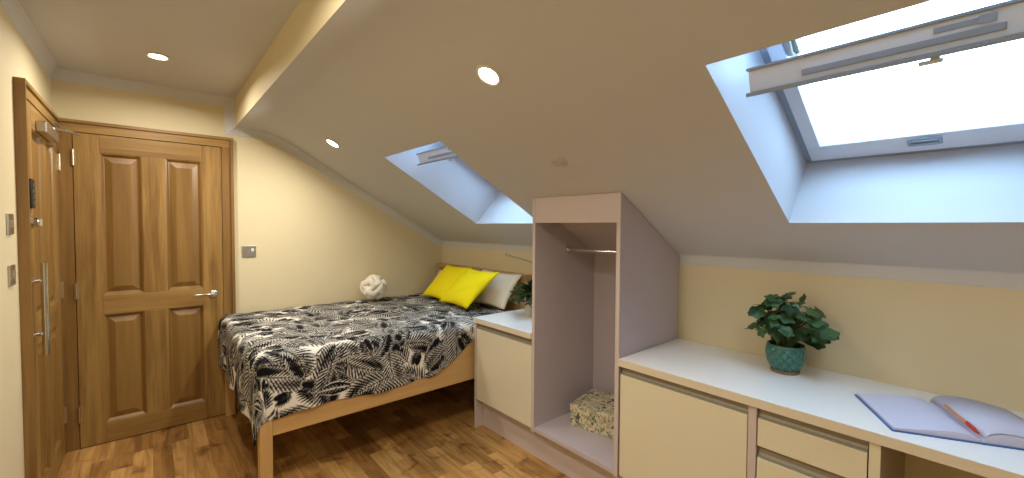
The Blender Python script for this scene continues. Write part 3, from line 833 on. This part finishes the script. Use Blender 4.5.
# wardrobe
WY0, WY1 = -1.973, -2.585
wd = thing('open_wardrobe', (-0.29, (WY0 + WY1) / 2, 0.19), 'tall open mauve wardrobe cut to the sloping ceiling', 'wardrobe')
def side_poly(x0, x1, y, zb): return [(x0, y, zb), (x1, y, zb), (x1, y, zsl(x1) - 0.003), (x0, y, zsl(x0) - 0.003)]
part(MB().prism(side_poly(-0.578, -0.006, WY0, 0.19), (0, -0.022, 0)), 'side_panel', MT['mauve'], wd)
part(MB().prism(side_poly(-0.578, -0.006, WY1 + 0.022, 0.19), (0, -0.022, 0)), 'side_panel', MT['mauve'], wd)
part(MB().box(-0.580, -0.578, WY0, WY0 - 0.022, 0.19, zsl(-0.579) - 0.003), 'edging', MT['mauve_edge'], wd)
part(MB().box(-0.580, -0.578, WY1 + 0.022, WY1, 0.19, zsl(-0.579) - 0.003), 'edging', MT['mauve_edge'], wd)
part(MB().prism([(-0.578, WY0 - 0.0225, 1.440), (-0.558, WY0 - 0.0225, 1.440), (-0.558, WY0 - 0.0225, zsl(-0.558) - 0.003), (-0.578, WY0 - 0.0225, zsl(-0.578) - 0.003)], (0, WY1 - WY0 + 0.045, 0)), 'fascia', MT['mauve_edge'], wd)
part(MB().box(-0.025, -0.008, WY0 - 0.0225, WY1 + 0.0225, 0.19, zsl(-0.025) - 0.004), 'back_panel', MT['mauve'], wd)
part(MB().box(-0.578, -0.026, WY0 - 0.0225, WY1 + 0.0225, 0.198, 0.222), 'floor_panel', MT['mauve'], wd)
part(MB().prism([(-0.557, WY0 - 0.0225, zsl(-0.557) - 0.025), (-0.026, WY0 - 0.0225, zsl(-0.026) - 0.025), (-0.026, WY0 - 0.0225, zsl(-0.026) - 0.008), (-0.557, WY0 - 0.0225, zsl(-0.557) - 0.008)], (0, WY1 - WY0 + 0.045, 0)), 'top_panel', MT['mauve'], wd)
mb = MB(); mb.tube([(-0.29, WY0 - 0.0225, 1.275), (-0.29, WY1 + 0.0225, 1.275)], 0.0125, 16)
for y, s in ((WY0 - 0.0225, -1), (WY1 + 0.0225, 1)): mb.lathe([(0, 0), (0.026, 0), (0.026, 0.004), (0.017, 0.006), (0.017, 0.020), (0, 0.021)], (-0.29, y, 1.275), 20, 0, (0, s, 0))
part(mb, 'hanging_rail', MT['chrome'], wd)

# floral storage box
fb_ = thing('storage_box', (-0.23, -2.32, 0.222), 'cream floral-print storage box on the wardrobe floor', 'box')
ang = math.radians(12)
axu, axv = Vector((math.cos(ang), math.sin(ang), 0)), Vector((-math.sin(ang), math.cos(ang), 0))
cb = Vector((-0.214, -2.262, 0))
part(MB().obox(cb + Vector((0, 0, 0.272)), (axu, axv, (0, 0, 1)), (0.146, 0.176, 0.050), 0, 0.003), 'body', MT['floral'], fb_)
part(MB().obox(cb + Vector((0, 0, 0.335)), (axu, axv, (0, 0, 1)), (0.150, 0.180, 0.022), 0, 0.004), 'lid', MT['floral'], fb_)

# desk run
cu = thing('desk_cupboard', (-0.29, -2.88, 0), 'cream gloss cupboard under the desk next to the wardrobe', 'cabinet')
part(MB().box(FX + 0.04, -0.004, -3.166, -2.59, 0.19, WT0 - 0.001), 'carcass', MT['inside'], cu)
kd = part(MB().box(FX, FX + 0.019, -3.164, -2.592, 0.205, 0.703, 0, 0.0015), 'door', MT['door_cream'], cu)
channel(kd, -3.164, -2.592, 0.703, WT0 - 0.002)
tag(MB().box(FX - 0.002, -0.004, -3.196, -3.168, 0.0, WT0 - 0.001).build('divider_panel', MT['mauve_edge']), 'narrow mauve upright board between the cupboard and the drawers', 'panel')
dr = thing('drawer_unit', (-0.29, -3.36, 0), 'cream gloss drawer unit under the desk near the notebook', 'drawers')
part(MB().box(FX + 0.04, -0.004, -3.520, -3.198, 0.0, WT0 - 0.001), 'carcass', MT['inside'], dr)
for (z0, z1) in ((0.600, 0.703), (0.43, 0.555), (0.03, 0.385)):
    kd = part(MB().box(FX, FX + 0.019, -3.518, -3.200, z0, z1, 0, 0.0015), 'drawer_front', MT['door_cream'], dr)
    channel(kd, -3.518, -3.200, z1, z1 + 0.0425)
part(MB().box(FX, -0.004, -3.550, -3.522, 0.0, WT0 - 0.001), 'end_panel', MT['inside'], dr)
part(MB().box(FX - 0.002, FX, -3.550, -3.522, 0.0, WT0 - 0.001), 'panel_edging', MT['door_cream'], dr)
worktop('desk_worktop', -4.85, -2.587, 'long white worktop along the knee wall with the notebook and pot plant')
tag(MB().box(FX, -0.004, -4.845, -4.817, 0.0, WT0 - 0.001).build('support_panel', MT['mauve_edge']), 'mauve upright board carrying the far end of the desk', 'panel')

# ------------------------------------------------------------------ plant on the desk
def lobed_leaf(mb, base, d, nrm, size, rnd):
    """rounded, five-lobed leaf: fan of faces, gently cupped"""
    d = d.normalized(); s = d.cross(nrm).normalized(); nrm = s.cross(d).normalized()
    n = 20; vs = [base + d * size * 0.42 - nrm * size * 0.05]
    for i in range(n):
        w = -PI + 2 * PI * i / n + PI / n
        rr = 0.50 + 0.075 * math.cos(5 * w) + rnd.uniform(-0.025, 0.025)
        if abs(w) > 2.7: rr *= 0.80
        a, b = 0.48 + rr * math.cos(w), rr * 0.95 * math.sin(w)
        cup = -0.16 * (b * b) * 1.6 - 0.22 * max(0, a - 0.4) ** 2 + 0.02 * math.sin(9 * w)
        vs.append(base + d * size * a + s * size * b + nrm * size * cup)
    fs = [(0, 1 + i, 1 + (i + 1) % n) for i in range(n)]
    mb.add(vs, fs, 0, True)
def desk_plant(c):
    c = Vector(c); rnd = random.Random(21)
    r = thing('potted_plant', c, 'bushy green plant in a teal glazed pot on the desk', 'plant')
    prof = [(0.0, 0.012), (0.050, 0.012), (0.058, 0.022), (0.070, 0.045), (0.0765, 0.072), (0.077, 0.095), (0.074, 0.115), (0.071, 0.124), (0.065, 0.124), (0.064, 0.100), (0.0, 0.100)]
    dense = []
    for i in range(len(prof) - 1):
        k = 7 if 1 <= i <= 5 else 1
        for j in range(k):
            t = j / k; dense.append((prof[i][0] * (1 - t) + prof[i + 1][0] * t, prof[i][1] * (1 - t) + prof[i + 1][1] * t))
    dense.append(prof[-1])
    def lat(i, k, rr, z):
        if 0.02 < z < 0.112 and rr > 0.05:
            p = z / 0.020 * PI; q = 2 * PI * k / 144 * 12
            return -0.0048 * (max(0, math.cos(p + q / 1)) ** 6 + max(0, math.cos(p - q / 1)) ** 6)
        return 0
    part(MB().lathe(dense, c, 144, 0, None, lat), 'pot', MT['teal'], r)
    part(MB().lathe([(0, 0), (0.053, 0), (0.056, 0.004), (0.055, 0.013), (0, 0.014)], c, 40), 'pot_foot', MT['terracotta'], r)
    part(MB().lathe([(0, 0.101), (0.0635, 0.101), (0.063, 0.112), (0, 0.116)], c, 32), 'soil', MT['soil'], r)
    st, lf = MB(), MB()
    cc = c + Vector((0, 0, 0.115))
    V_ = Vector((-0.653, -0.757, 0)).normalized()          # the way most leaves spread in the photo: sideways to the room
    view = Vector((-0.85, -0.25, 0.25))
    for i in range(115):
        w = rnd.uniform(0, 2 * PI); el = rnd.uniform(-0.08, 1.5)
        rad = rnd.uniform(0.05, 0.155)
        p = cc + Vector((math.cos(w) * math.cos(el) * rad * 0.95, math.sin(w) * math.cos(el) * rad * 1.0, math.sin(el) * rad * 1.32 + 0.035))
        p.x = min(p.x, -0.035)
        if p.x < cc.x - 0.02 and p.z < cc.z + 0.055: p.z = cc.z + 0.055 + rnd.uniform(0, 0.04)
        b = cc + Vector((rnd.uniform(-.03, .03), rnd.uniform(-.03, .03), 0))
        st.tube([b, (b + p) / 2 + Vector((0, 0, 0.02)), p], 0.0018, 5)
        out = (p - cc - Vector((0, 0, 0.02))).normalized()
        d = Vector((out.x * 0.5 + rnd.uniform(-.5, .5), out.y * 0.7 + rnd.uniform(-.6, .6), -0.55 + 0.5 * out.z + rnd.uniform(-.3, .3)))
        nrm = out + Vector((0, 0, 0.35)) + view * 0.25 + Vector((rnd.uniform(-.45, .45), rnd.uniform(-.45, .45), rnd.uniform(-.2, .3)))
        lobed_leaf(lf, p - d.normalized() * 0.02, d, nrm, rnd.uniform(0.046, 0.068), rnd)
    for (dx, dy, dz) in ((-0.06, -0.165, 0.105), (-0.04, -0.135, 0.085), (-0.03, -0.125, 0.13), (-0.07, 0.085, 0.15), (-0.05, 0.02, 0.205), (-0.06, -0.05, 0.19)):
        p = cc + Vector((dx, dy, dz)); st.tube([cc, cc + Vector((dx * 0.4, dy * 0.4, dz * 0.9)), p], 0.002, 5)
        d = Vector((dx, dy, -0.05))
        for k in (-0.5, 0.1): lobed_leaf(lf, p - d.normalized() * 0.02 + Vector((0, 0, 0.01 * k)), d + Vector((0.1 * k, 0.05, 0)), Vector((-0.6, -0.25, 0.8)), 0.066, rnd)
    part(st, 'stems', MT['stem'], r); part(lf, 'foliage', MT['leaf'], r)
    return r
desk_plant((-0.165, -3.168, WT1))

# ------------------------------------------------------------------ small plant on the bedside worktop
def fern(c):
    c = Vector(c); rnd = random.Random(8)
    r = thing('potted_fern', c, 'small feathery plant in a pale grey pot on the bedside worktop', 'plant')
    part(MB().lathe([(0, 0), (0.040, 0), (0.044, 0.006), (0.052, 0.15), (0.054, 0.165), (0.048, 0.165), (0.046, 0.145), (0, 0.145)], c, 36), 'pot', MT['greypot'], r)
    st, lf = MB(), MB(); cc = c + Vector((0, 0, 0.150))
    for i in range(170):
        w = rnd.uniform(0, 2 * PI); el = rnd.uniform(0.15, 1.5); ln = rnd.uniform(0.08, 0.18)
        pts = []
        for k in range(6):
            t = k / 5; pts.append(cc + Vector((math.cos(w) * math.cos(el), math.sin(w) * math.cos(el), math.sin(el))) * ln * t - Vector((0, 0, 0.070 * t * t)))
        st.tube(pts, 0.0011, 4)
        for k in range(1, 6):
            t = (pts[k] - pts[k - 1]).normalized(); s = t.cross(Vector((0, 0, 1))).normalized()
            for sg in (-1, 1):
                b = pts[k]; e = b + s * sg * 0.026 + t * 0.014 - Vector((0, 0, 0.005)); m1 = (b + e) / 2
                lf.add([b, m1 + t * 0.012 + Vector((0, 0, .003)), e, m1 - t * 0.012 + Vector((0, 0, .002))], [(0, 1, 2, 3)], 0, True)
    part(st, 'stems', MT['stem'], r); part(lf, 'foliage', MT['fern'], r)
fern((-0.255, -1.628, WT1))

# ------------------------------------------------------------------ notebook and pen
eS = Vector((0.888, 0.460, 0)).normalized(); eW = Vector((eS.y, -eS.x, 0)); O = Vector((-0.432, -3.759, WT1))
nb = thing('open_notebook', O, 'open hardback notebook with blank pages and blue cover on the desk', 'book')
def NP(s, w, z): return O + eS * s + eW * w + Vector((0, 0, z))
LN = 0.300
def cover(w0, w1):
    mb = MB().obox(NP(LN / 2, (w0 + w1) / 2, 0.002), (eS, eW, (0, 0, 1)), (LN / 2 + 0.004, abs(w1 - w0) / 2, 0.0018), 0, 0.0008); return mb
part(cover(-0.216, -0.004), 'cover', MT['navy'], nb); part(cover(0.004, 0.216), 'cover', MT['navy'], nb)
mb = MB().obox(NP(LN / 2, 0, 0.002), (eS, eW, (0, 0, 1)), (LN / 2 + 0.004, 0.0055, 0.0022)); part(mb, 'spine', MT['navy'], nb)
def block(sg, h_edge, h_arch, pk):
    mb = MB(); top = []
    K = 22
    for i in range(K + 1):
        f = i / K; w = f * 0.210
        z = 0.0045 + h_edge * min(1, f * 3) ** 0.5 + h_arch * (math.sin(PI * min(1, f / pk) ** 0.55) if f < pk else 0) * (1 - 0.25 * f)
        top.append((w, z))
    poly = [NP(0.002, sg * w, z) for (w, z) in top] + [NP(0.002, sg * 0.210, 0.0042), NP(0.002, 0, 0.0042)]
    mb.prism(poly, eS * (LN - 0.004))
    o = part(mb, 'page_block', MT['paper'], nb)
    return o
block(-1, 0.007, 0.014, 0.9); block(1, 0.009, 0.024, 0.95)
# a lifted top leaf on the right-hand pages
mb = MB(); vs = []
K = 20
for i in range(K + 1):
    f = i / K; w = 0.004 + f * 0.195
    z = 0.0155 + 0.0245 * math.sin(PI * min(1, f ** 0.5) * 0.94) * (1 - 0.2 * f)
    vs += [NP(0.004, w, z), NP(LN - 0.004, w + 0.006 * f, z + 0.006 * math.sin(PI * f))]
fs = [(2 * i, 2 * i + 1, 2 * i + 3, 2 * i + 2) for i in range(K)]
mb.add(vs, fs, 0, True); lfp = part(mb, 'loose_leaf', MT['paper'], nb)
sm = lfp.modifiers.new('paper', 'SOLIDIFY'); sm.thickness = 0.0008
a, b = NP(0.200, 0.002, 0.0395), NP(0.004, -0.010, 0.030)
pen = thing('ballpoint_pen', (a + b) / 2, 'orange ballpoint pen with red cap lying in the fold of the notebook', 'pen')
ax = (b - a).normalized(); ln = (b - a).length
mbp = MB().lathe([(0, 0), (0.003, 0.002), (0.0042, 0.004), (0.0042, ln * 0.70), (0, ln * 0.70)], a, 12, 0, ax); part(mbp, 'barrel', MT['orange'], pen)
mbp = MB().lathe([(0, ln * 0.69), (0.0056, ln * 0.69), (0.0056, ln * 0.93), (0.003, ln), (0, ln)], a, 12, 0, ax)
mbp.obox(a + ax * ln * 0.80 + Vector((0, 0, 0.0068)), (ax, ax.cross(Vector((0, 0, 1))), (0, 0, 1)), (0.024, 0.0018, 0.001)); part(mbp, 'cap', MT['red'], pen)

# ------------------------------------------------------------------ reading lamp on the knee wall
rl = thing('reading_lamp', (0, -1.60, 1.09), 'thin dark gooseneck reading lamp on the knee wall above the bedside worktop', 'lamp')
part(MB().lathe([(0, 0), (0.038, 0), (0.038, 0.012), (0.030, 0.018), (0, 0.019)], (0, -1.62, 1.09), 28, 0, (-1, 0, 0)), 'wall_plate', MT['steel'], rl)
pts = [(-0.015, -1.62, 1.09), (-0.045, -1.60, 1.092), (-0.06, -1.50, 1.118), (-0.066, -1.40, 1.148), (-0.074, -1.28, 1.166), (-0.08, -1.185, 1.180)]
part(MB().tube(pts, 0.0042, 10), 'flexible_arm', MT['alu'], rl)
hd = (Vector((-0.085, -1.125, 1.188)) - Vector(pts[-1]))
part(MB().lathe([(0, 0), (0.007, 0), (0.011, 0.008), (0.013, 0.05), (0.012, 0.052), (0, 0.050)], pts[-1], 16, 0, hd), 'lamp_head', MT['steel'], rl)

# ------------------------------------------------------------------ switches
def plate(name, c, axes, w, h, label, kind):
    r = thing(name, c, label, 'switch')
    U, V, Nn = [Vector(a) for a in axes]; c = Vector(c)
    part(MB().obox(c + Nn * 0.004, (U, V, Nn), (w / 2, h / 2, 0.004), 0, 0.002), 'face_plate', MT['steel'], r)
    if kind == 'rocker':
        part(MB().obox(c + Nn * 0.0105, (U, V, Nn), (0.010, 0.016, 0.003), 0, 0.001), 'rocker', MT['winwhite'] if False else MT['chrome'], r)
    else:
        part(MB().obox(c + Nn * 0.0105 - U * 0.006, (U, V, Nn), (0.008, 0.016, 0.003), 0, 0.001), 'rocker', MT['alu'], r)
        part(MB().obox(c + Nn * 0.0095 + U * 0.022 + V * 0.012, (U, V, Nn), (0.009, 0.012, 0.002), 0, 0.001), 'indicator', MT['winwhite'], r)
    for s in (-1, 1):
        part(MB().lathe([(0, 0), (0.0032, 0), (0.003, 0.0012), (0, 0.0014)], c + Nn * 0.008 + U * s * (w / 2 - 0.010), 10, 0, Nn), 'screw', MT['chrome'], r)
lw = ((0, -1, 0), (0, 0, 1), (1, 0, 0))
plate('light_switch', (XL, -1.115, 1.417), lw, 0.086, 0.086, 'upper of the two steel switch plates on the left wall', 'rocker')
plate('light_switch', (XL, -1.112, 1.206), lw, 0.086, 0.086, 'lower of the two steel switch plates on the left wall', 'rocker')
plate('light_switch', (-1.718, 0, 1.214), ((1, 0, 0), (0, 0, 1), (0, -1, 0)), 0.092, 0.088, 'steel switch plate on the end wall between the oak door and the bed', 'other')

# ------------------------------------------------------------------ downlights
def downlight(c, nrm, label):
    c = Vector(c); nrm = Vector(nrm).normalized()          # nrm points into the room
    r = thing('downlight', c, label, 'light', 'ceiling downlights')
    part(MB().lathe([(0.041, 0.0), (0.053, 0.0), (0.054, 0.004), (0.048, 0.008), (0.041, 0.006), (0.041, 0.0)], c, 32, 0, nrm, None, True), 'bezel', MT['bezel'], r)
    part(MB().lathe([(0, 0.001), (0.0415, 0.001), (0.041, 0.005), (0, 0.006)], c, 28, 0, nrm), 'lens', MT['lens'], r)
    ld = bpy.data.lights.new('downlight_glow', 'AREA'); ld.shape = 'DISK'; ld.size = 0.078
    ld.energy = LAMP_W; ld.color = LAMP_COL; ld.spread = math.radians(165)
    lo = bpy.data.objects.new('lamp_light', ld); COL.objects.link(lo)
    lo.rotation_mode = 'QUATERNION'; lo.rotation_quaternion = (-nrm).to_track_quat('Z', 'Y'); lo.location = nrm * 0.012
    lo.parent = r
    return r
sn = -SN
for (x, y, n, lab) in ((-2.244, -0.678, (0, 0, -1), 'lit round downlight in the flat ceiling in front of the oak doors'),
                       (-1.300, -0.670, sn, 'lit round downlight on the slope nearest the end wall, above the foot of the bed'),
                       (-1.295, -2.476, sn, 'lit round downlight on the slope between the two skylights'),
                       (-2.244, -2.476, (0, 0, -1), 'lit round downlight in the flat ceiling beside the viewpoint'),
                       (-2.244, -4.280, (0, 0, -1), 'lit round downlight in the flat ceiling behind the viewpoint')):
    downlight((x, y, ZC if n != sn else zsl(x)), n, lab)
# smoke / heat detector disc
c = Vector((-0.823, -2.406, zsl(-0.823)))
sd = thing('detector', c, 'small unlit round disc on the slope above the wardrobe', 'detector')
part(MB().lathe([(0, 0), (0.042, 0), (0.042, 0.005), (0.036, 0.010), (0, 0.011)], c, 36, 0, sn), 'base', MT['detector'], sd)
part(MB().lathe([(0.024, 0.0105), (0.030, 0.0105), (0.030, 0.014), (0.024, 0.014), (0.024, 0.0105)], c, 36, 0, sn, None, True), 'rim', MT['detector'], sd)
